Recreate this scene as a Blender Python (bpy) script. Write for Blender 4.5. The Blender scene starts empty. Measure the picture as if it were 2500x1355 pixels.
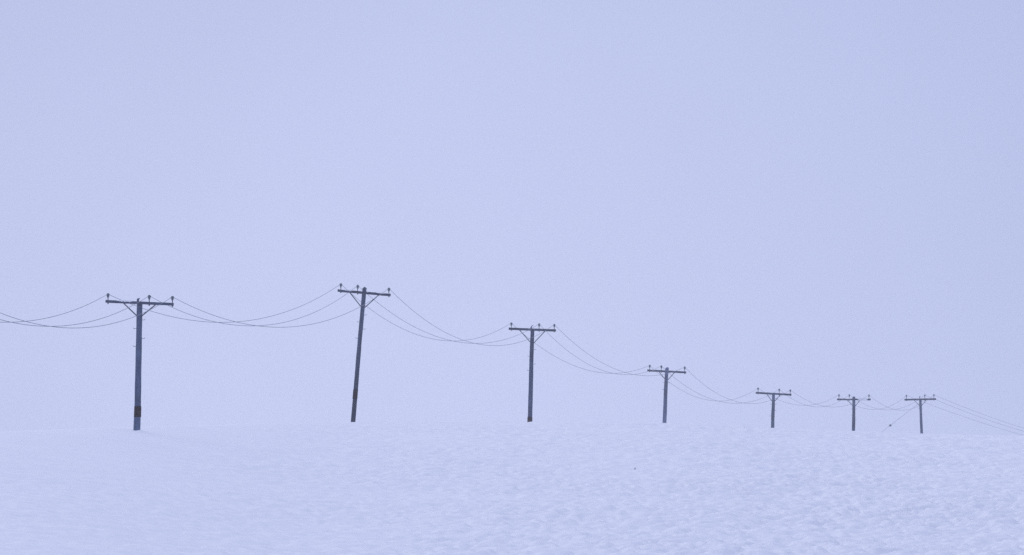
import bpy, bmesh, math, random
import numpy as np
from mathutils import Vector, Matrix

scene = bpy.context.scene
COL = scene.collection
random.seed(7)

# ------------------------------------------------------------------ camera
# long telephoto lens, camera at the world origin, looking along +Y up a snow slope
F = 16000.0                      # focal length in photo pixels (photo 2500 x 1355)
CX, CY = 1250.0, 677.5
PITCH = 0.0735
cp, sp_ = math.cos(PITCH), math.sin(PITCH)

def P(px, py, d):
    """point seen in the photo direction (px,py) at depth y = d"""
    u = (px - CX) / F
    v = (CY - py) / F
    k = d / (cp - v * sp_)
    return Vector((k * u, d, k * (sp_ + v * cp)))

def elev(py):
    v = (CY - py) / F
    return (sp_ + v * cp) / (cp - v * sp_)

def project(w):
    f = w[1] * cp + w[2] * sp_
    u = w[0] / f
    v = (-w[1] * sp_ + w[2] * cp) / f
    return CX + F * u, CY - F * v

cam_data = bpy.data.cameras.new("camera")
cam_data.sensor_width = 36.0
cam_data.lens = F / 2500.0 * 36.0
cam_data.clip_start = 1.0
cam_data.clip_end = 20000.0
cam = bpy.data.objects.new("camera", cam_data)
cam.rotation_euler = (math.pi / 2 + PITCH, 0, 0)
COL.objects.link(cam)
scene.camera = cam

# ------------------------------------------------------------------ render / colour
scene.view_settings.view_transform = 'Standard'
scene.view_settings.look = 'None'
scene.view_settings.gamma = 1.0
scene.view_settings.exposure = 0.0
scene.view_settings.use_curve_mapping = False
scene.cycles.volume_bounces = 1
scene.cycles.max_bounces = 8
scene.cycles.use_denoising = False
scene.render.filter_size = 1.5

# ------------------------------------------------------------------ daylight
SUN_EL = math.radians(18)
SUN_AZ = math.radians(-30)          # clockwise from +Y: behind the line, to the left
world = bpy.data.worlds.new("World")
scene.world = world
world.use_nodes = True
wn, wl = world.node_tree.nodes, world.node_tree.links
wn.clear()
out = wn.new('ShaderNodeOutputWorld')
bg = wn.new('ShaderNodeBackground')
sky = wn.new('ShaderNodeTexSky')
sky.sky_type = 'NISHITA'
sky.sun_disc = False
sky.sun_elevation = SUN_EL
sky.sun_rotation = SUN_AZ
sky.dust_density = 4.0
mix = wn.new('ShaderNodeMix')
mix.data_type = 'RGBA'
mix.inputs[0].default_value = 0.97          # the cloud deck lets little of the clear sky through
CLOUD = (5.0, 5.64, 8.4)
# cloud deck: brighter fog low over the hill, lens vignette painted into the sky colour around it; soft drifting unevenness
tc = wn.new('ShaderNodeTexCoord')
dotn = wn.new('ShaderNodeVectorMath'); dotn.operation = 'DISTANCE'
gl = Vector((-0.010, 1.0, 0.058)).normalized()
dotn.inputs[1].default_value = gl
ramp = wn.new('ShaderNodeMapRange')
ramp.interpolation_type = 'SMOOTHERSTEP'
ramp.inputs['From Min'].default_value = 0.0
ramp.inputs['From Max'].default_value = 0.135
ramp.inputs['To Min'].default_value = 0.0
ramp.inputs['To Max'].default_value = 1.0
noi = wn.new('ShaderNodeTexNoise')
noi.inputs['Scale'].default_value = 22.0
noi.inputs['Detail'].default_value = 3.0
nr = wn.new('ShaderNodeMapRange')
nr.inputs['From Min'].default_value = 0.3
nr.inputs['From Max'].default_value = 0.7
nr.inputs['To Min'].default_value = 0.985
nr.inputs['To Max'].default_value = 1.015
mul = wn.new('ShaderNodeMath'); mul.operation = 'MULTIPLY'
vs = wn.new('ShaderNodeVectorMath'); vs.operation = 'SCALE'
tint = wn.new('ShaderNodeMix'); tint.data_type = 'RGBA'
tint.inputs['A'].default_value = (CLOUD[0] * 1.05, CLOUD[1] * 1.05, CLOUD[2] * 1.045, 1)
tint.inputs['B'].default_value = (CLOUD[0] * 0.865, CLOUD[1] * 0.88, CLOUD[2] * 0.925, 1)
wl.new(ramp.outputs['Result'], tint.inputs['Factor'])
wl.new(tint.outputs['Result'], vs.inputs[0])
asp = wn.new('ShaderNodeVectorMath'); asp.operation = 'MULTIPLY'
asp.inputs[1].default_value = (0.85, 1.0, 1.15)
dotn.inputs[1].default_value = (gl.x * 0.85, gl.y, gl.z * 1.15)
wl.new(tc.outputs['Generated'], asp.inputs[0])
wl.new(asp.outputs['Vector'], dotn.inputs[0])
wl.new(tc.outputs['Generated'], noi.inputs['Vector'])
wl.new(dotn.outputs['Value'], ramp.inputs['Value'])
wl.new(noi.outputs['Fac'], nr.inputs['Value'])
mul.inputs[0].default_value = 1.0
wl.new(nr.outputs['Result'], mul.inputs[1])
sep = wn.new('ShaderNodeSeparateXYZ')
zen = wn.new('ShaderNodeMapRange')           # an overcast sky is brightest overhead
zen.interpolation_type = 'SMOOTHSTEP'
zen.inputs['From Min'].default_value = 0.18
zen.inputs['From Max'].default_value = 0.95
zen.inputs['To Min'].default_value = 1.0
zen.inputs['To Max'].default_value = 1.18
mul2 = wn.new('ShaderNodeMath'); mul2.operation = 'MULTIPLY'
wl.new(tc.outputs['Generated'], sep.inputs[0])
wl.new(sep.outputs['Z'], zen.inputs['Value'])
wl.new(mul.outputs[0], mul2.inputs[0])
wl.new(zen.outputs['Result'], mul2.inputs[1])
wl.new(mul2.outputs[0], vs.inputs['Scale'])
# the deck overhead is thinner and less blue than the fog low down
zt = wn.new('ShaderNodeMix'); zt.data_type = 'RGBA'
zt.inputs['A'].default_value = (1, 1, 1, 1)
zt.inputs['B'].default_value = (0.945, 0.935, 0.93, 1)
zf = wn.new('ShaderNodeMapRange'); zf.interpolation_type = 'SMOOTHSTEP'
zf.inputs['From Min'].default_value = 0.14; zf.inputs['From Max'].default_value = 0.45
zm = wn.new('ShaderNodeVectorMath'); zm.operation = 'MULTIPLY'
wl.new(sep.outputs['Z'], zf.inputs['Value'])
wl.new(zf.outputs['Result'], zt.inputs['Factor'])
wl.new(sky.outputs['Color'], mix.inputs['A'])
wl.new(vs.outputs['Vector'], zm.inputs[0])
wl.new(zt.outputs['Result'], zm.inputs[1])
wl.new(zm.outputs['Vector'], mix.inputs['B'])
wl.new(mix.outputs['Result'], bg.inputs['Color'])
bg.inputs['Strength'].default_value = 0.1
wl.new(bg.outputs[0], out.inputs['Surface'])

sun_d = bpy.data.lights.new("sun", 'SUN')
sun_d.energy = 1.5
sun_d.angle = math.radians(90)
sun_d.color = (1.0, 0.97, 0.96)
sun = bpy.data.objects.new("sun", sun_d)
sdir = Vector((math.sin(SUN_AZ) * math.cos(SUN_EL), math.cos(SUN_AZ) * math.cos(SUN_EL), math.sin(SUN_EL)))
sun.rotation_euler = sdir.to_track_quat('Z', 'Y').to_euler()
sun.location = (0, 100, 200)
COL.objects.link(sun)

# ------------------------------------------------------------------ materials
def new_mat(name):
    m = bpy.data.materials.new(name)
    m.use_nodes = True
    nt = m.node_tree
    return m, nt.nodes, nt.links, nt.nodes['Principled BSDF']

def wood(name, dark, light, scale=(9, 9, 0.7), butt=None):
    m, n, l, b = new_mat(name)
    t = n.new('ShaderNodeTexCoord')
    mp = n.new('ShaderNodeMapping'); mp.inputs['Scale'].default_value = scale
    a = n.new('ShaderNodeTexNoise'); a.inputs['Scale'].default_value = 2.2
    a.inputs['Detail'].default_value = 6; a.inputs['Roughness'].default_value = 0.65
    r = n.new('ShaderNodeValToRGB')
    r.color_ramp.elements[0].position = 0.32; r.color_ramp.elements[0].color = (*dark, 1)
    r.color_ramp.elements[1].position = 0.68; r.color_ramp.elements[1].color = (*light, 1)
    w = n.new('ShaderNodeTexNoise'); w.inputs['Scale'].default_value = 1.3
    w.inputs['Detail'].default_value = 3
    r2 = n.new('ShaderNodeMapRange'); r2.inputs['From Min'].default_value = 0.3
    r2.inputs['From Max'].default_value = 0.7
    r2.inputs['To Min'].default_value = 0.62; r2.inputs['To Max'].default_value = 1.35
    mm = n.new('ShaderNodeVectorMath'); mm.operation = 'SCALE'
    l.new(t.outputs['Object'], mp.inputs[0]); l.new(mp.outputs[0], a.inputs['Vector'])
    l.new(t.outputs['Object'], w.inputs['Vector'])
    l.new(a.outputs['Fac'], r.inputs[0]); l.new(w.outputs['Fac'], r2.inputs['Value'])
    l.new(r.outputs[0], mm.inputs[0]); l.new(r2.outputs[0], mm.inputs['Scale'])
    if butt:
        # scales the wood tone of the lower pole, its upper limit ragged
        sx = n.new('ShaderNodeSeparateXYZ'); ad = n.new('ShaderNodeMath'); ad.operation = 'MULTIPLY_ADD'
        ad.inputs[1].default_value = 1.6
        br = n.new('ShaderNodeMapRange'); br.inputs['From Min'].default_value = butt[0]; br.inputs['From Max'].default_value = butt[1]
        br.inputs['To Min'].default_value = butt[2]; br.inputs['To Max'].default_value = 1.0
        m3 = n.new('ShaderNodeVectorMath'); m3.operation = 'SCALE'
        l.new(t.outputs['Object'], sx.inputs[0]); l.new(a.outputs['Fac'], ad.inputs[0]); l.new(sx.outputs['Z'], ad.inputs[2])
        l.new(ad.outputs[0], br.inputs['Value']); l.new(br.outputs['Result'], m3.inputs['Scale'])
        l.new(mm.outputs[0], m3.inputs[0]); mm = m3
    l.new(mm.outputs[0], b.inputs['Base Color'])
    bp = n.new('ShaderNodeBump'); bp.inputs['Strength'].default_value = 0.5
    bp.inputs['Distance'].default_value = 0.01
    l.new(a.outputs['Fac'], bp.inputs['Height']); l.new(bp.outputs[0], b.inputs['Normal'])
    b.inputs['Roughness'].default_value = 0.9
    b.inputs['Specular IOR Level'].default_value = 0.15
    return m

def plain(name, col, rough=0.6, metal=0.0, spec=0.3, var=0.25, scale=30):
    m, n, l, b = new_mat(name)
    t = n.new('ShaderNodeTexCoord')
    a = n.new('ShaderNodeTexNoise'); a.inputs['Scale'].default_value = scale
    a.inputs['Detail'].default_value = 4
    r = n.new('ShaderNodeValToRGB')
    r.color_ramp.elements[0].position = 0.3
    r.color_ramp.elements[0].color = (*[c * (1 - var) for c in col], 1)
    r.color_ramp.elements[1].position = 0.7
    r.color_ramp.elements[1].color = (*[min(1, c * (1 + var)) for c in col], 1)
    l.new(t.outputs['Object'], a.inputs['Vector']); l.new(a.outputs['Fac'], r.inputs[0])
    l.new(r.outputs[0], b.inputs['Base Color'])
    b.inputs['Roughness'].default_value = rough
    b.inputs['Metallic'].default_value = metal
    b.inputs['Specular IOR Level'].default_value = spec
    return m

M_POLE = wood('weathered_pole_wood', (0.042, 0.063, 0.114), (0.09, 0.131, 0.216))
M_POLE_DARK = wood('dark_pole_wood', (0.031, 0.045, 0.09), (0.075, 0.102, 0.185))
M_POLE_BUTT = wood('dark_lower_pole_wood', (0.041, 0.058, 0.106), (0.09, 0.12, 0.2), butt=(2.4, 5.2, 0.45))  # lower part darker than the top
M_POLE_FOOT = wood('pale_foot_pole_wood', (0.042, 0.06, 0.116), (0.1, 0.136, 0.228), butt=(1.2, 1.4, 1.35))  # paler at the foot
M_POLE_PALE = wood('bleached_pole_wood', (0.078, 0.100, 0.170), (0.14, 0.175, 0.275))
M_ARM = wood('weathered_arm_wood', (0.033, 0.044, 0.078), (0.074, 0.095, 0.155), (0.7, 9, 9))
M_BAND = wood('creosote_band', (0.010, 0.003, 0.006), (0.026, 0.007, 0.010))
M_STEEL = plain('galvanised_steel', (0.07, 0.085, 0.12), 0.55, 0.3)
M_STEP = plain('step_iron', (0.13, 0.14, 0.18), 0.6, 0.2)
M_GLAZE = plain('insulator_glaze', (0.075, 0.115, 0.155), 0.25, 0.0, 0.5, 0.15)
M_WIRE = plain('frosted_wire', (0.24, 0.26, 0.32), 0.7, 0.0, 0.2, 0.2, 3)
M_GUY = plain('guy_strand', (0.2, 0.23, 0.29), 0.6, 0.2, 0.2, 0.2, 5)
M_GUYINS = plain('guy_insulator_glaze', (0.05, 0.10, 0.13), 0.3, 0.0, 0.5, 0.15)
M_GRASS = plain('dead_grass', (0.33, 0.32, 0.34), 0.9)

def snow_mat(name, fine=True):
    m, n, l, b = new_mat(name)
    t = n.new('ShaderNodeTexCoord')
    a = n.new('ShaderNodeTexNoise'); a.inputs['Scale'].default_value = 0.35
    a.inputs['Detail'].default_value = 3
    r = n.new('ShaderNodeValToRGB')
    r.color_ramp.elements[0].position = 0.3; r.color_ramp.elements[0].color = (0.875, 0.885, 0.905, 1)
    r.color_ramp.elements[1].position = 0.7; r.color_ramp.elements[1].color = (0.91, 0.915, 0.925, 1)
    l.new(t.outputs['Object'], a.inputs['Vector']); l.new(a.outputs['Fac'], r.inputs[0])
    l.new(r.outputs[0], b.inputs['Base Color'])
    b.inputs['Roughness'].default_value = 0.85
    b.inputs['Specular IOR Level'].default_value = 0.15
    if fine:
        g = n.new('ShaderNodeTexNoise'); g.inputs['Scale'].default_value = 7.0
        g.inputs['Detail'].default_value = 5; g.inputs['Roughness'].default_value = 0.6
        bp = n.new('ShaderNodeBump'); bp.inputs['Strength'].default_value = 0.35
        bp.inputs['Distance'].default_value = 0.03
        l.new(t.outputs['Object'], g.inputs['Vector'])
        l.new(g.outputs['Fac'], bp.inputs['Height']); l.new(bp.outputs[0], b.inputs['Normal'])
    return m
M_SNOW = snow_mat('wind_packed_snow')
M_RIME = snow_mat('clinging_snow', False)

# ------------------------------------------------------------------ noise
_rng = np.random.RandomState(11)
_perm = _rng.permutation(4096).astype(np.int64)
_ang = _rng.rand(4096) * 2 * np.pi
_gx, _gy = np.cos(_ang), np.sin(_ang)

def perlin(x, y, seed=0):
    xi = np.floor(x).astype(np.int64); yi = np.floor(y).astype(np.int64)
    xf = x - xi; yf = y - yi
    def g(ix, iy, fx, fy):
        h = _perm[(_perm[(ix + seed * 131) & 4095] + iy) & 4095]
        return _gx[h] * fx + _gy[h] * fy
    u = xf * xf * xf * (xf * (xf * 6 - 15) + 10)
    v = yf * yf * yf * (yf * (yf * 6 - 15) + 10)
    a = g(xi, yi, xf, yf); b = g(xi + 1, yi, xf - 1, yf)
    c = g(xi, yi + 1, xf, yf - 1); d = g(xi + 1, yi + 1, xf - 1, yf - 1)
    return (a + (b - a) * u) * (1 - v) + (c + (d - c) * u) * v

def sstep(a, b, x):
    t = np.clip((x - a) / (b - a), 0, 1)
    return t * t * (3 - 2 * t)

# ------------------------------------------------------------------ the snow hill
# brow of the hill as a bearing -> skyline height table
SKY_PX = np.array([-2200, -900, 0, 335, 600, 860, 1080, 1293, 1622, 1760, 1886, 2083, 2250, 2500, 3300, 4500], float)
SKY_PY = np.array([1110, 1085, 1053, 1042, 1035, 1031, 1030, 1032, 1033.5, 1039, 1047.5, 1055, 1061, 1065.5, 1080, 1100], float)
_fx = np.linspace(-2200, 4500, 1341)
_fe = np.interp(_fx, SKY_PX, [elev(p) for p in SKY_PY])
_k = np.exp(-0.5 * (np.arange(-20, 21) / 8.0) ** 2); _k /= _k.sum()
E_TAB = np.convolve(np.pad(_fe, 20, mode='edge'), _k, mode='valid')
E_COR = np.zeros_like(E_TAB)

def bearing_px(x, y):
    return np.clip(CX + F * x * cp / np.maximum(y, 70.0), -2100, 4400)

def brow_y(px):
    return 208.3 + 75.7 * sstep(-150, 1050, px)

DROP_Y = np.array([0, 284, 300, 320, 340, 393, 443, 490, 531, 600, 900, 3500], float)
DROP_V = np.array([0, 0.0, 0.12, 0.6, 1.5, 3.0, 3.8, 3.8, 3.5, 4.0, 26.0, 190.0], float)

def hill(x, y):
    px = bearing_px(x, y)
    e = np.interp(px, _fx, E_TAB + E_COR)
    yb = brow_y(px)
    t = 1 - y / yb
    soft = 0.5 * (t + np.sqrt(t * t + 0.0006))
    g = 8.0 * soft
    # near the camera the ground comes up to stand on
    g = g * sstep(-5, 70, y) + (1 - sstep(-5, 70, y)) * 1.7
    back = 0.004 * np.maximum(y - yb, 0)
    return np.maximum(y, 0) * e - g - back - np.interp(y, DROP_Y, DROP_V)

# bring the skyline onto the table (the rounded brow sits a little below its tangent)
_yy = np.linspace(120, 700, 1200)
for _ in range(2):
    cor = np.zeros_like(_fx)
    for i, px in enumerate(_fx):
        xx = (px - CX) / F * _yy / cp
        cor[i] = E_TAB[i] - np.max(hill(xx, _yy) / _yy)
    E_COR = E_COR + cor

MOUNDS = [(2150, 1352, 0.32, 0.8, 0.07), (1395, 1318, 0.22, 0.7, 0.05), (1840, 1222, 0.5, 1.4, 0.05), (2330, 1215, 0.7, 1.6, 0.06)]

def ground_depth(px, py):
    """depth at which the view ray through a photo point meets the smooth hill"""
    ys = np.linspace(90, 300, 4000)
    w = (px - CX) / F
    h = hill(w * ys / cp, ys)
    r = elev(py) * ys
    i = np.argmax(h >= r) if np.any(h >= r) else len(ys) - 1
    return float(ys[i])

MPOS = []
for (mx, my, a, b, h) in MOUNDS:
    dd = ground_depth(mx, my)
    MPOS.append((P(mx, my, dd).x, dd, a, b, h))

def drift(x, y):
    """wind-carved relief of the snow surface"""
    px = bearing_px(x, y)
    # smoother snow to the left and just under the brow, rougher to the right and lower down
    amp = 0.34 + 0.66 * sstep(200, 1600, px) + 0.35 * sstep(1300, 2300, px)
    rough = perlin(x / 7.0, y / 16.0, 9)
    amp = amp * (0.95 + 0.55 * rough)
    yb = brow_y(px)
    low = sstep(0.0, 0.35, 1 - y / yb)
    amp = amp * (0.55 + 0.45 * low)
    amp = amp * (1 - 0.7 * (1 - sstep(0.03, 0.16, 1 - y / yb)) * (1 - sstep(450, 950, px)))
    amp = np.clip(amp, 0.05, 1.9)
    # wind frame: long axis leans to the right as it comes towards the camera
    c, s = math.cos(0.30), math.sin(0.30)
    wx = perlin(x / 0.9, y / 2.2, 1) * 0.3
    a = (x + wx) * c + y * s          # across
    l = -x * s + y * c                # along
    n1 = perlin(a / 0.42, l / 1.0, 2)
    n2 = perlin(a / 0.21 + 0.4 * n1, l / 0.5, 3)
    n3 = perlin(a / 1.1, l / 3.2, 4)
    n4 = perlin(a / 0.12, l / 0.36, 5)
    ridged = -np.abs(perlin(a / 0.62, l / 1.8, 6))
    h = 0.046 * n1 + 0.036 * n2 + 0.036 * n3 + 0.016 * n4 + 0.045 * ridged
    # scarps: the lee side drops quicker than the windward side rises
    h = h + 0.018 * np.tanh(6 * n1)
    h = h * amp * 1.85
    big = (0.10 * perlin(x / 9.0, y / 22.0, 7) + 0.05 * perlin(x / 3.6, y / 8.0, 8)) * sstep(1.0, 0.8, y / yb) * sstep(300, 900, px)
    out = h + big
    for (mx, my, ma, mb, mh) in MPOS:
        out = out + mh * np.exp(-((x - mx) / ma) ** 2 - ((y - my) / mb) ** 2)
    far = sstep(60, 110, y) * (1 - sstep(300, 420, y) * 0.5)
    return out * far

MPOS.append((-13.06, 230.55, 0.16, 0.5, 0.06))      # snow drifted against the nearest pole

def axis(parts):
    return np.unique(np.concatenate(parts))

def grow(a, b, s0, r):
    o = [a]; s = s0
    sg = 1 if b > a else -1
    while (b - o[-1]) * sg > s:
        o.append(o[-1] + sg * s); s *= r
    o.append(b)
    return np.array(o)

xs = axis([np.arange(-25, 25.001, 0.065), grow(25, 3000, 0.1, 1.09), grow(-25, -3000, 0.1, 1.09)])
yd = [122.0]
while yd[-1] < 292:
    yd.append(yd[-1] + 0.10 + 0.13 * (yd[-1] - 122) / 170)
ys = axis([np.array(yd), grow(yd[-1], 640, 0.3, 1.02), grow(640, 3200, 6, 1.1),
           grow(122, 0, 0.15, 1.06), grow(0, -600, 8, 1.15)])
GX, GY = np.meshgrid(xs, ys)
GZ = hill(GX, GY) + drift(GX, GY)
nx, ny = len(xs), len(ys)
verts = np.stack([GX.ravel(), GY.ravel(), GZ.ravel()], 1).astype(np.float32)
idx = np.arange(nx * ny).reshape(ny, nx)
quads = np.stack([idx[:-1, :-1].ravel(), idx[:-1, 1:].ravel(), idx[1:, 1:].ravel(), idx[1:, :-1].ravel()], 1).astype(np.int32)
me = bpy.data.meshes.new('snow_ground')
me.vertices.add(len(verts)); me.vertices.foreach_set('co', verts.ravel())
me.loops.add(quads.size); me.loops.foreach_set('vertex_index', quads.ravel())
me.polygons.add(len(quads))
me.polygons.foreach_set('loop_start', np.arange(0, quads.size, 4, dtype=np.int32))
me.polygons.foreach_set('loop_total', np.full(len(quads), 4, np.int32))
me.polygons.foreach_set('use_smooth', np.ones(len(quads), bool))
me.update(calc_edges=True)
me.materials.append(M_SNOW)
ground = bpy.data.objects.new('snow_ground', me)
COL.objects.link(ground)
ground['kind'] = 'structure'
ground['label'] = 'wind-rippled snow slope under the line of poles'
ground['category'] = 'snow'

def gz(x, y):
    return float((hill(np.array([x]), np.array([y])) + drift(np.array([x]), np.array([y])))[0])

# ------------------------------------------------------------------ helpers
def link_mesh(name, bm, mat, parent=None, smooth=True):
    m = bpy.data.meshes.new(name)
    bmesh.ops.recalc_face_normals(bm, faces=bm.faces)
    bm.to_mesh(m); bm.free()
    if smooth:
        for p in m.polygons:
            p.use_smooth = True
    m.materials.append(mat)
    o = bpy.data.objects.new(name, m)
    COL.objects.link(o)
    if parent is not None:
        o.parent = parent
    return o

def frame_of(t):
    t = t.normalized()
    a = Vector((0, 1, 0)) if abs(t.y) < 0.9 else Vector((1, 0, 0))
    s = t.cross(a).normalized()
    return s, s.cross(t).normalized()

def tube(bm, pts, radii, seg=8, cap=True):
    rings = []
    for i, p in enumerate(pts):
        t = (pts[min(i + 1, len(pts) - 1)] - pts[max(i - 1, 0)])
        s, n = frame_of(t)
        r = radii[i] if isinstance(radii, (list, tuple)) else radii
        rings.append([bm.verts.new(p + (s * math.cos(2 * math.pi * k / seg) + n * math.sin(2 * math.pi * k / seg)) * r) for k in range(seg)])
    for a, b in zip(rings, rings[1:]):
        for k in range(seg):
            bm.faces.new((a[k], a[(k + 1) % seg], b[(k + 1) % seg], b[k]))
    if cap:
        bm.faces.new(rings[0][::-1]); bm.faces.new(rings[-1])
    return rings

def bar(bm, p0, p1, w, h, up=Vector((0, 0, 1)), bevel=0.0):
    """square bar from p0 to p1, w across, h along up"""
    t = (p1 - p0).normalized()
    s = t.cross(up).normalized()
    n = s.cross(t).normalized()
    vs_ = []
    for p in (p0, p1):
        for (a, b) in ((-1, -1), (1, -1), (1, 1), (-1, 1)):
            vs_.append(bm.verts.new(p + s * a * w / 2 + n * b * h / 2))
    f = [(0, 1, 2, 3), (7, 6, 5, 4), (0, 4, 5, 1), (1, 5, 6, 2), (2, 6, 7, 3), (3, 7, 4, 0)]
    fs = [bm.faces.new([vs_[i] for i in q]) for q in f]
    if bevel:
        es = list({e for q in fs for e in q.edges})
        bmesh.ops.bevel(bm, geom=es, offset=bevel, segments=1, affect='EDGES')

def lathe(bm, prof, origin, axis_v, seg=16):
    s, n = frame_of(axis_v)
    a = axis_v.normalized()
    rings = []
    for r, z in prof:
        rings.append([bm.verts.new(origin + a * z + (s * math.cos(2 * math.pi * k / seg) + n * math.sin(2 * math.pi * k / seg)) * max(r, 1e-4)) for k in range(seg)])
    for p, q in zip(rings, rings[1:]):
        for k in range(seg):
            bm.faces.new((p[k], p[(k + 1) % seg], q[(k + 1) % seg], q[k]))
    bm.faces.new(rings[0][::-1]); bm.faces.new(rings[-1])

# ------------------------------------------------------------------ utility poles
# pin insulator profile: lower petticoat, waist, wide upper skirt, wire groove, crown (1 m = full height)
TALL = [(0.13, 0.0), (0.27, 0.02), (0.29, 0.10), (0.19, 0.18), (0.20, 0.22), (0.37, 0.29), (0.39, 0.36), (0.30, 0.44),
        (0.31, 0.50), (0.47, 0.58), (0.49, 0.66), (0.40, 0.74), (0.30, 0.80), (0.29, 0.84), (0.34, 0.89), (0.30, 0.96), (0.16, 1.0)]
FLAT = [(0.20, 0.0), (0.28, 0.03), (0.30, 0.30), (0.33, 0.42), (0.58, 0.56), (0.70, 0.66), (0.72, 0.76), (0.60, 0.86),
        (0.46, 0.90), (0.44, 0.93), (0.48, 0.96), (0.30, 1.0)]

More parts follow.
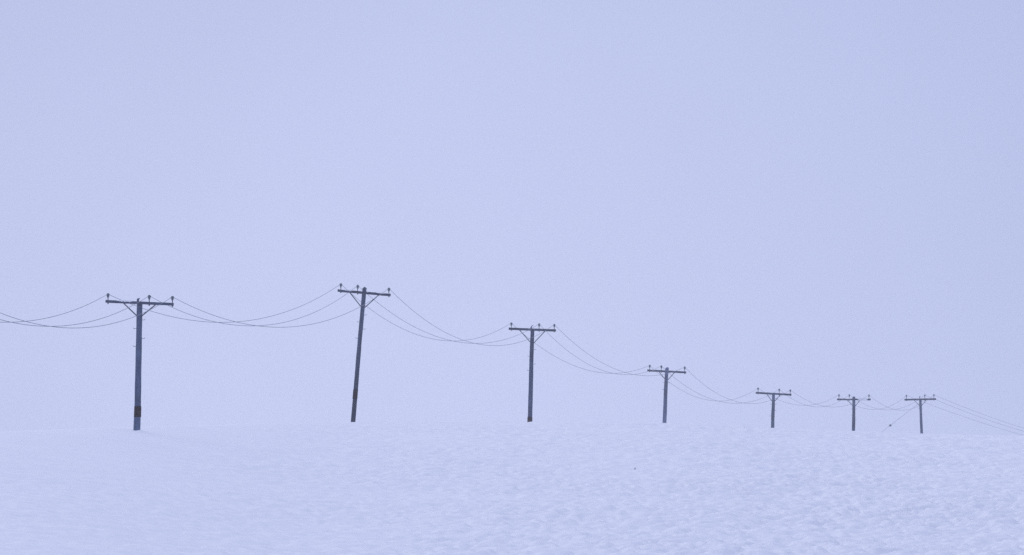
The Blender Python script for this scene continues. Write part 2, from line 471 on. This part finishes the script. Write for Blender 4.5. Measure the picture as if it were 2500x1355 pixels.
LINE_DIR = {}
POLES = [
 dict(d=185.0, label='tall weathered utility pole next before the leftmost pole, carrying the near end of the wires',
      shaft=[(-298, 640, 17.0), (-300, 800, 18.5), (-303, 1095, 20.5)], arm=(-409, 655, -190, 664), th=7.5, side=-1,
      ins=[(-395, 632, 655.5), (-270, 637, 661), (-205, 640, 664)], br=[((-350, 661), (-306, 700)), ((-246, 665), (-290, 700))],
      steps=[(1, 712), (-1, 738), (1, 768), (-1, 796)], band=None, top='cut', rime=[]),
 dict(d=231.0, label='leftmost utility pole, nearest and thickest, with a dark brown band just above the snow',
      shaft=[(340.9, 738, 13.6), (340.4, 760, 13.9), (338.9, 850, 14.8), (337.9, 905, 15.2), (336.3, 1000, 16.2), (334.2, 1050, 16.9)],
      arm=(258, 735.7, 423.7, 743.0), th=6.1, side=-1,
      ins=[(263.7, 716.0, 733.0), (364.4, 720.2, 737.5), (420.9, 722.7, 740.0)],
      br=[((300.6, 739), (333.5, 772)), ((382, 742), (346.8, 772))],
      steps=[(1, 781.2), (-1, 801.9), (1, 825.8), (-1, 845.4)], band=(992, 1018), top='stub', tone='foot',
      rime=[(0.15, 0.42, 0.030, 0.0, 0.6)]),
 dict(d=286.0, label='leaning utility pole, tilted clearly to the right, second from the left',
      shaft=[(890.0, 706.5, 10.0), (889.0, 716, 10.2), (884.2, 768, 10.3), (878.4, 830, 10.4), (869.9, 932, 10.9), (861.9, 1029.5, 11.2)],
      arm=(824.6, 709.3, 953.5, 720.3), th=5.6, side=1,
      ins=[(832.1, 691.6, 706.6), (873.2, 695.4, 710.2), (949.4, 702.3, 717.5)],
      br=[((852.6, 712.5), (881.5, 750.3)), ((925.8, 719), (891.7, 750.8))],
      steps=[(1, 769), (-1, 786.3), (1, 803.2), (-1, 825.9)], band=(951.4, 974), top='point', tone='butt',
      rime=[(0.10, 0.30, 0.016, 0.0, 0.1), (0.44, 0.60, 0.02, 0.0, 0.2), (0.72, 0.90, 0.014, 0.0, 0.1)]),
 dict(d=340.0, label='pole with a curved splinter on top and brown foot at the snow, third from left',
      shaft=[(1300.0, 804, 9.3), (1299.8, 815, 9.4), (1297.4, 880, 10.2), (1296.2, 930, 10.7), (1293.5, 1031, 11.3)],
      arm=(1242.1, 802.5, 1357.2, 806.7), th=5.2, side=-1,
      ins=[(1248.3, 787.2, 800.2), (1316.2, 789.5, 802.8), (1353.2, 790.8, 804.2)],
      br=[((1267.6, 804.5), (1295, 837)), ((1332.2, 807), (1304, 837.5))],
      steps=[(1, 853.5), (-1, 869.2), (1, 889), (-1, 904)], band=(1018, 1060), top='splinter', tone='dark', rime=[]),
 dict(d=393.0, label='grey utility pole mid-row, fourth from left, its rounded top above the crossarm',
      shaft=[(1628.6, 900.5, 8.3), (1627.7, 908.5, 8.5), (1625.4, 950, 9.0), (1624.2, 985, 9.3), (1622.1, 1031.4, 10.0)],
      arm=(1580.6, 904.3, 1675.3, 909.4), th=4.3, side=1,
      ins=[(1586.2, 890.7, 902.5), (1614.5, 892.0, 903.8), (1671.6, 894.6, 906.8)],
      br=[((1608.1, 906.5), (1623, 926)), ((1647.7, 908.6), (1630.6, 928.3))],
      steps=[(-1, 934.4), (1, 934.6), (-1, 951.3)], band=None, top='round', tone='pale', rime=[(0.10, 0.20, 0.012, 0.0, 0.5)]),
 dict(d=443.0, label='short-looking utility pole with a sloping crossarm across its flat top, third from the right',
      shaft=[(1888.6, 961, 6.8), (1888.5, 970, 6.9), (1888.1, 990, 7.6), (1886.9, 1012, 8.3), (1886.1, 1045.3, 8.3)],
      arm=(1845, 958.9, 1932.1, 963.8), th=4.2, side=-1,
      ins=[(1850.7, 946.1, 957.2), (1902.3, 948.9, 960.5), (1929.3, 950.7, 961.6)],
      br=[((1871.7, 962), (1885, 980.5)), ((1905.8, 963.5), (1892, 979.5))],
      steps=[(-1, 986.8), (1, 986.6), (1, 1002.5), (-1, 1015.5)], band=None, top='cut', rime=[]),
 dict(d=490.0, label='utility pole with snow caked over the right half of its crossarm, second from the right',
      shaft=[(2084.7, 971.5, 7.0), (2084.6, 979.3, 7.2), (2084.4, 1010, 7.5), (2083.5, 1052.5, 8.2)],
      arm=(2043.6, 975.1, 2125.6, 975.2), th=3.7, side=1,
      ins=[(2048.2, 962.3, 973.6), (2073.5, 962.5, 973.6), (2121.5, 963.0, 973.6)],
      br=[((2068.6, 976.2), (2081.4, 991.2)), ((2100.4, 976.4), (2088.6, 991.2))],
      steps=[(-1, 998.9), (1, 999.2), (-1, 1013), (1, 1025.8)], band=None, tone='dark', top='point',
      rime=[(0.60, 0.93, 0.05, 1.0, 1.1), (0.22, 0.44, 0.014, 0.0, 0.4)]),
 dict(d=531.0, label='rightmost utility pole, with squat mushroom insulators and a stay wire running down left',
      shaft=[(2246.9, 974.5, 5.8), (2247.2, 985, 6.0), (2248.6, 1020, 6.3), (2250.3, 1058.3, 6.8)],
      arm=(2208.2, 975.9, 2285.5, 974.4), th=3.8, side=-1,
      ins=[(2212.9, 964.1, 974.2), (2257.8, 963.1, 973.2), (2280.0, 962.5, 972.8)],
      br=[((2231.5, 976.6), (2244.6, 991.2)), ((2261.4, 976), (2250.2, 991.2))],
      steps=[(-1, 998.4), (1, 997.4), (1, 1010.8)], band=None, top='knob', rime=[], flat=True),
 dict(d=575.0, label='utility pole standing lower beyond the rightmost pole, carrying the far end of the wires',
      shaft=[(2588, 1088, 6.0), (2589, 1130, 6.4), (2590, 1200, 6.8)], arm=(2552, 1088, 2622, 1088), th=3.5, side=-1,
      ins=[(2557, 1077, 1087), (2598, 1077, 1087), (2620, 1077, 1087)], br=[((2572, 1089), (2586, 1104)), ((2602, 1089), (2591, 1104))],
      steps=[], band=None, top='cut', rime=[], flat=True),
]

def center_at(pts, py):
    for a, b in zip(pts, pts[1:]):
        if py <= b[1] or b is pts[-1]:
            t = (py - a[1]) / (b[1] - a[1])
            return a[0] + (b[0] - a[0]) * t, a[2] + (b[2] - a[2]) * t
    return pts[-1][0], pts[-1][2]

WIRE_PTS = [[], [], []]
YAW = math.radians(8)           # the crossarms stand square to the line, which runs a little to the right

def build_pole(i, q):
    d = q['d']; ppm = F / d
    rr = random.Random(100 + i)
    pts = q['shaft']
    # foot of the pole: follow the shaft down to the snow
    a, b = pts[-2], pts[-1]
    lean = (b[0] - a[0]) / (b[1] - a[1])
    low = P(b[0], b[1], d)
    zg = gz(low.x, d)
    foot_py = max(b[1] + 2, b[1] + (low.z - zg) * ppm)
    foot = P(b[0] + lean * (foot_py - b[1]), foot_py, d)
    foot.z = gz(foot.x, d)
    root = bpy.data.objects.new('utility_pole', None)
    root.empty_display_size = 0.5
    COL.objects.link(root)
    root.location = foot
    root['label'] = q['label']; root['category'] = 'utility pole'
    root['group'] = 'utility poles in a line over the snow hill'
    bury = 0.9
    L = lambda v: v - foot

    # ---- shaft
    line = [(x, y, w) for (x, y, w) in pts] + [(b[0] + lean * (foot_py + bury * ppm - b[1]), foot_py + bury * ppm, b[2] * 1.04)]
    bm = bmesh.new()
    dense = []
    for s0, s1 in zip(line, line[1:]):
        n = max(2, int((s1[1] - s0[1]) / ppm / 0.22))
        for k in range(n):
            t = k / n
            dense.append(tuple(s0[j] + (s1[j] - s0[j]) * t for j in range(3)))
    dense.append(line[-1])
    seg = 18
    rings = []
    ph = rr.random() * 6
    for (x, y, w) in dense:
        c = L(P(x, y, d)); r = w / 2 / ppm
        ring = []
        for k in range(seg):
            an = 2 * math.pi * k / seg
            j = 1 + 0.035 * math.sin(3 * an + ph + c.z * 0.8) + 0.02 * math.sin(c.z * 5 + an * 2) + rr.uniform(-0.018, 0.018)
            ring.append(bm.verts.new(c + Vector((math.cos(an), math.sin(an), 0)) * r * j))
        rings.append(ring)
    for p, s in zip(rings, rings[1:]):
        for k in range(seg):
            bm.faces.new((p[k], s[k], s[(k + 1) % seg], p[(k + 1) % seg]))
    bm.faces.new(rings[-1])
    # the sawn, split or pointed head
    r0 = dense[0][2] / 2 / ppm
    c0 = L(P(dense[0][0], dense[0][1], d))
    ax = (c0 - L(P(dense[1][0], dense[1][1], d))).normalized()
    top = q['top']
    def ring_at(h, sc, jit=0.0, off=Vector((0, 0, 0))):
        return [bm.verts.new(c0 + ax * (h + rr.uniform(-jit, jit)) + off + Vector((math.cos(2 * math.pi * k / seg), math.sin(2 * math.pi * k / seg), 0)) * r0 * sc) for k in range(seg)]
    def joinr(p, s):
        for k in range(seg):
            bm.faces.new((p[k], p[(k + 1) % seg], s[(k + 1) % seg], s[k]))
    prev = rings[0]
    if top in ('cut', 'knob'):
        n1 = ring_at(0.01, 0.96, 0.004); joinr(prev, n1); bm.faces.new(n1)
    elif top == 'point':
        n1 = ring_at(0.025, 1.16, 0.012); joinr(prev, n1)
        n2 = ring_at(0.06, 0.78, 0.014); joinr(n1, n2)
        n3 = ring_at(0.105, 0.26, 0.01, Vector((-0.004, 0, 0))); joinr(n2, n3); bm.faces.new(n3)
    elif top == 'round':
        n1 = ring_at(0.03, 1.0, 0.006); joinr(prev, n1)
        n2 = ring_at(0.075, 0.72, 0.01); joinr(n1, n2)
        n3 = ring_at(0.088, 0.35, 0.008, Vector((0.02, 0, 0))); joinr(n2, n3); bm.faces.new(n3)
    else:
        n1 = ring_at(0.0, 0.9, 0.01); joinr(prev, n1); bm.faces.new(n1)
    if top == 'stub':
        # rotten head: only a split wedge of the left half still stands above the arm
        base = [Vector((-0.098, -0.07, -0.02)), Vector((-0.02, -0.08, -0.02)), Vector((-0.01, 0.07, -0.02)), Vector((-0.098, 0.06, -0.02))]
        mid = [Vector((-0.098, -0.05, 0.08)), Vector((-0.03, -0.06, 0.08)), Vector((-0.025, 0.05, 0.08)), Vector((-0.095, 0.05, 0.08))]
        topv = [Vector((-0.098, -0.03, 0.122)), Vector((-0.005, -0.04, 0.145)), Vector((0.012, 0.03, 0.165)), Vector((-0.085, 0.03, 0.115))]
        lv = [[bm.verts.new(c0 + v) for v in s] for s in (base, mid, topv)]
        for p, s in zip(lv, lv[1:]):
            for k in range(4):
                bm.faces.new((p[k], p[(k + 1) % 4], s[(k + 1) % 4], s[k]))
        bm.faces.new(lv[0]); bm.faces.new(lv[-1])
    if top == 'splinter':
        sp = [c0 + Vector(v) for v in ((-0.075, 0, 0.0), (-0.07, 0, 0.10), (-0.03, 0, 0.17), (0.035, 0, 0.235))]
        tube(bm, sp, [0.05, 0.034, 0.02, 0.008], 6)
    if top == 'knob':
        sp = [c0 + Vector(v) for v in ((-0.05, 0, 0.0), (-0.06, 0, 0.1), (-0.05, 0, 0.18), (-0.005, 0, 0.25))]
        tube(bm, sp, [0.012, 0.02, 0.045, 0.012], 6)
    link_mesh('shaft', bm, {'dark': M_POLE_DARK, 'pale': M_POLE_PALE, 'butt': M_POLE_BUTT, 'foot': M_POLE_FOOT}.get(q.get('tone'), M_POLE), root)

    # ---- tarred band
    if q['band']:
        y0, y1 = q['band']
        bm = bmesh.new()
        cpts, rad = [], []
        for k in range(7):
            y = y0 + (y1 - y0) * k / 6
            x, w = center_at(line, y)
            cpts.append(L(P(x, y, d))); rad.append(w / 2 / ppm * 1.05 + 0.004)
        tube(bm, cpts, rad, 24)
        link_mesh('tar_band', bm, M_BAND, root)

    # ---- crossarm
    ax0, ay0, ax1, ay1 = q['arm']
    side = q['side']
    xm, wm = center_at(line, max((ay0 + ay1) / 2, line[0][1]))
    off = side * (wm / 2 / ppm + 0.035)                # bolted to the near (-) or far (+) face
    half = (ax1 - ax0) / 2 / ppm
    dy = half * math.sin(YAW)
    xc = (ax0 + ax1) / 2
    armdep = lambda px: d + off - (px - xc) / ppm * math.tan(YAW)
    A0 = L(P(ax0, ay0, armdep(ax0))); A1 = L(P(ax1, ay1, armdep(ax1)))
    th = q['th'] * 1.07 / ppm
    bm = bmesh.new()
    n = 14
    t = (A1 - A0).normalized(); s = t.cross(Vector((0, 0, 1))).normalized(); nn = s.cross(t).normalized()
    rg = []
    for k in range(n + 1):
        c = A0 + (A1 - A0) * k / n
        wv = rr.uniform(-0.004, 0.004)
        rg.append([bm.verts.new(c + s * a_ * 0.045 + nn * (b_ * th / 2 + wv)) for (a_, b_) in ((-1, -1), (1, -1), (1, 1), (-1, 1))])
    for p, r_ in zip(rg, rg[1:]):
        for k in range(4):
            bm.faces.new((p[k], p[(k + 1) % 4], r_[(k + 1) % 4], r_[k]))
    bm.faces.new(rg[0][::-1]); bm.faces.new(rg[-1])
    arm = link_mesh('crossarm', bm, M_ARM, root, smooth=False)
    # through bolt where the arm meets the pole
    bm = bmesh.new()
    tmid = (xm - ax0) / (ax1 - ax0)
    bc = A0 + (A1 - A0) * tmid
    tube(bm, [bc + Vector((0, -0.16 if side < 0 else -0.34, 0)), bc + Vector((0, 0.34 if side < 0 else 0.16, 0))], 0.012, 6)
    tube(bm, [bc + Vector((0, (-0.06 if side < 0 else 0.048), 0)), bc + Vector((0, (-0.048 if side < 0 else 0.06), 0))], 0.035, 6)
    link_mesh('arm_bolt', bm, M_STEEL, arm)

    # ---- flat steel braces
    for (u0, u1) in q['br']:
        p0 = L(P(u0[0], u0[1], armdep(u0[0]) + side * 0.048))
        w_ = center_at(line, u1[1])[1] / 2 / ppm
        p1 = L(P(u1[0] + (1.4 if u1[0] < xm else -1.4) * ppm / 69, u1[1], d + side * (w_ * 0.6)))
        bm = bmesh.new()
        bar(bm, p0, p1, 0.010, 0.042, Vector((0, 0, 1)))
        link_mesh('brace', bm, M_STEEL, root, smooth=False)

    # ---- insulators on their pins
    prof = FLAT if q.get('flat') else TALL
    for w, (ix, itop, ibase) in enumerate(q['ins']):
        dep = armdep(ix)
        topp = L(P(ix, itop, dep)); basep = L(P(ix, ibase, dep))
        ta = (ix - ax0) / (ax1 - ax0)
        armc = A0 + (A1 - A0) * ta
        basep = armc + nn * (th / 2 - 0.01) 
        basep.x = armc.x
        axv = (topp - basep)
        hI = axv.length * (0.62 if q.get('flat') else 0.60)
        org = topp - axv.normalized() * hI
        bm = bmesh.new()
        lathe(bm, [(r * (0.10 if q.get('flat') else 0.15), z * hI) for r, z in prof], org, axv)
        ins = link_mesh('insulator', bm, M_GLAZE, root)
        bm = bmesh.new()
        lo = basep - axv.normalized() * (th + 0.025)
        tube(bm, [lo, basep, org + axv.normalized() * 0.02], 0.017 if not q.get('flat') else 0.022, 8)
        tube(bm, [lo - axv.normalized() * 0.008, lo + axv.normalized() * 0.025], 0.026, 6)
        pin = link_mesh('pin', bm, M_STEEL, ins)
        WIRE_PTS[w].append(foot + topp - axv.normalized() * hI * 0.19)

    # ---- climbing steps: short irons with an upturned tip
    for (sd, py) in q['steps']:
        x, w = center_at(line, py)
        c = L(P(x, py, d - 0.02)); r = w / 2 / ppm
        bm = bmesh.new()
        tip = rr.uniform(-0.01, 0.012)
        tube(bm, [c + Vector((sd * (r - 0.05), 0, 0)), c + Vector((sd * (r + 0.075), 0, tip)), c + Vector((sd * (r + 0.092), 0, tip + 0.008)),
                  c + Vector((sd * (r + 0.099), 0, tip + 0.036))], 0.0085, 6)
        link_mesh('climbing_step', bm, M_STEP, root)

    # ---- snow clinging to the arm
    for (t0, t1, hgt, full, rag) in q['rime']:
        bm = bmesh.new()
        m = 26
        rows = []
        for k in range(m + 1):
            tt = t0 + (t1 - t0) * k / m
            c = A0 + (A1 - A0) * tt
            e = min(1.0, 4.5 * min(k, m - k) / m)
            hh = hgt * e * (0.4 + 0.6 * rr.random()) + 0.004
            hang = (th * (0.22 + 0.5 * rag * rr.random()) * e) if not full else (th * 1.03 * min(1, 0.15 + e) + 0.012)
            fy = -0.045 - 0.016 * (0.4 + 0.6 * rr.random())
            # section in (front offset, up): lower front, front, top front, top, top back
            sec = [(-0.040, th / 2 - hang), (fy, th / 2 - hang * 0.7), (fy, th / 2), (-0.03, th / 2 + hh), (0.03, th / 2 + hh * 0.8), (0.047, th / 2 - 0.004)]
            if full:
                sec[0] = (-0.03, th / 2 - hang); sec[5] = (0.055, -th / 2)
            rows.append([bm.verts.new(c - s * (-a_) * (1 if s.y > 0 else -1) + nn * b_) for a_, b_ in sec])
        for p, r_ in zip(rows, rows[1:]):
            for k in range(6):
                bm.faces.new((p[k], p[(k + 1) % 6], r_[(k + 1) % 6], r_[k]))
        bm.faces.new(rows[0][::-1]); bm.faces.new(rows[-1])
        link_mesh('snow_crust', bm, M_RIME, root)
    return root, foot

ROOTS = [build_pole(i, q) for i, q in enumerate(POLES)]

# ------------------------------------------------------------------ wires
# a photo point each span passes through: (left wire, middle wire, right wire)
THROUGH = [
 [[(0, 789.2), (98.4, 776.8)], [(54, 800), (240, 771.4)], [(30, 787.6), (114, 795), (240, 784.2)]],
 [[(533, 787)], [(603, 795.5)], [(686, 799)]],
 [[(1100, 832.4)], [(1156, 838.3)], [(1207, 843.9)]],
 [[(1499, 911.5)], [(1540, 914.6)], [(1581, 917.5)]],
 [[(1756, 979)], [(1797, 984.7)], [(1835, 985.4)]],
 [[(1961, 989.6)], [(1999, 993.5)], [(2030.6, 993.5)]],
 [[(2131, 999.8)], [(2158, 1000.4)], [(2203, 1001.4)]],
 [[(2499.7, 1045.5)], [(2499.7, 1053)], [(2499.7, 1063)]],
]
THROUGH[7] = [[(2499.7, 1063)], [(2499.7, 1053)], [(2499.7, 1045.5)]]

def span_point(a, b, sag, t):
    p = a.lerp(b, t)
    p.z -= 4 * sag * t * (1 - t)
    return p

def span_err(a, b, sag, targets):
    e = 0
    prj = [project(span_point(a, b, sag, k / 200)) for k in range(201)]
    for (tx, ty) in targets:
        for p, q in zip(prj, prj[1:]):
            if (p[0] - tx) * (q[0] - tx) <= 0 and p[0] != q[0]:
                f = (tx - p[0]) / (q[0] - p[0])
                e += (p[1] + (q[1] - p[1]) * f - ty)
                break
    return e / len(targets)

def solve_sag(a, b, targets):
    lo, hi = 0.05, 5.0
    for _ in range(40):
        m = (lo + hi) / 2
        if span_err(a, b, m, targets) < 0:
            lo = m
        else:
            hi = m
    return (lo + hi) / 2

WIRE_LABEL = ['thin overhead wire running along the left-hand insulator of every pole',
              'thin overhead wire running along the middle insulator of every pole, the one nearest the shaft',
              'thin overhead wire running along the right-hand insulator of every pole']
for w in range(3):
    pts = []
    W = WIRE_PTS[w]
    for k in range(len(W) - 1):
        sag = solve_sag(W[k], W[k + 1], THROUGH[k][w])
        print('span', k, w, 'sag', round(sag, 3), 'span', round((W[k + 1] - W[k]).length, 1), [round(c, 1) for c in project(W[k])])
        n = 44
        for j in range(n if k < len(W) - 2 else n + 1):
            pts.append(span_point(W[k], W[k + 1], sag, j / n))
    bm = bmesh.new()
    tube(bm, pts, 0.0092, 6)
    o = link_mesh('overhead_wire', bm, M_WIRE)
    o['label'] = WIRE_LABEL[w]; o['category'] = 'wire'; o['group'] = 'overhead wires strung from pole to pole'

# ------------------------------------------------------------------ stay wire of the last pole
ga = P(2245.5, 983.2, 530.85)
gi = P(2173.6, 1038.5, 524.5)
dirg = (gi - ga).normalized()
end = ga.copy()
while end.z > gz(end.x, end.y) - 0.3 and (end - ga).length < 40:
    end += dirg * 0.25
base = end
g_root = bpy.data.objects.new('stay_wire', None)
COL.objects.link(g_root); g_root.location = base
g_root['label'] = 'slanting stay wire with a dark insulator, left of the rightmost pole'
g_root['category'] = 'stay wire'
bm = bmesh.new()
tube(bm, [ga - base, gi - dirg * 0.05 - base], 0.0092, 6)
tube(bm, [gi + dirg * 0.05 - base, end - base], 0.0092, 6)
link_mesh('strand', bm, M_GUY, g_root)
bm = bmesh.new()
lathe(bm, [(0.02, -0.15), (0.06, -0.13), (0.085, -0.06), (0.072, -0.01), (0.072, 0.01), (0.085, 0.06), (0.06, 0.13), (0.02, 0.15)], gi - base, dirg)
link_mesh('strain_insulator', bm, M_GUYINS, g_root)

# ------------------------------------------------------------------ stalks poking out of the snow
def tuft(px, py, n, hgt, spread, label, seed, dep=None):
    dd = dep or ground_depth(px, py)
    c = P(px, py, dd)
    c.z = gz(c.x, dd)
    r = random.Random(seed)
    bm = bmesh.new()
    for k in range(n):
        b0 = Vector((r.uniform(-spread, spread), r.uniform(-0.05, 0.05), -0.04))
        lean = Vector((r.uniform(-0.5, 0.5), r.uniform(-0.2, 0.2), 0)) * hgt
        h = hgt * r.uniform(0.6, 1.0)
        tube(bm, [b0, b0 + lean * 0.4 + Vector((0, 0, h * 0.6 + 0.04)), b0 + lean + Vector((0, 0, h + 0.04))], [0.012 if n == 1 else 0.007, 0.01 if n == 1 else 0.005, 0.004], 5)
    o = link_mesh('dead_grass_tuft', bm, M_GRASS)
    o.location = c
    o['label'] = label; o['category'] = 'grass tuft'; o['group'] = 'dead grass poking through the snow'
tuft(1550, 1143, 6, 0.06, 0.012, 'wider of two small dead grass tufts side by side on the open slope', 3)
tuft(1541.5, 1143, 3, 0.045, 0.008, 'thinner left one of two small dead grass tufts on the open slope', 8)
tuft(1817.5, 1044.5, 1, 0.06, 0.002, 'tiny dark stalk tip on the brow, left of the third pole from right', 5)

# ------------------------------------------------------------------ snow haze in the air
bm = bmesh.new()
bmesh.ops.create_cube(bm, size=1.0)
zmin = float(GZ.min()) - 1.0
zmax = 46.0
zmax = max(zmax, float(GZ.max()) + 2)
for v in bm.verts:
    v.co = Vector((v.co.x * 6040, 1300 + v.co.y * 3820, zmin if v.co.z < 0 else zmax))
hm = bpy.data.materials.new('snow_haze'); hm.use_nodes = True
hn, hl = hm.node_tree.nodes, hm.node_tree.links
hn.clear()
ho = hn.new('ShaderNodeOutputMaterial')
hv = hn.new('ShaderNodeVolumePrincipled')
hv.inputs['Color'].default_value = (0.96, 0.97, 0.985, 1)
hv.inputs['Density'].default_value = 0.00032
hv.inputs['Anisotropy'].default_value = 0.2
hl.new(hv.outputs[0], ho.inputs['Volume'])
hz = link_mesh('haze', bm, hm, smooth=False)
hz['kind'] = 'stuff'; hz['label'] = 'pale bluish snow haze hanging in the air over the hill'; hz['category'] = 'haze'
hz.display_type = 'WIRE'
print('ground z', GZ.min(), GZ.max(), 'verts', nx, ny)
for r, f in ROOTS:
    print('foot', [round(c, 1) for c in project(f)], [round(c, 2) for c in f])
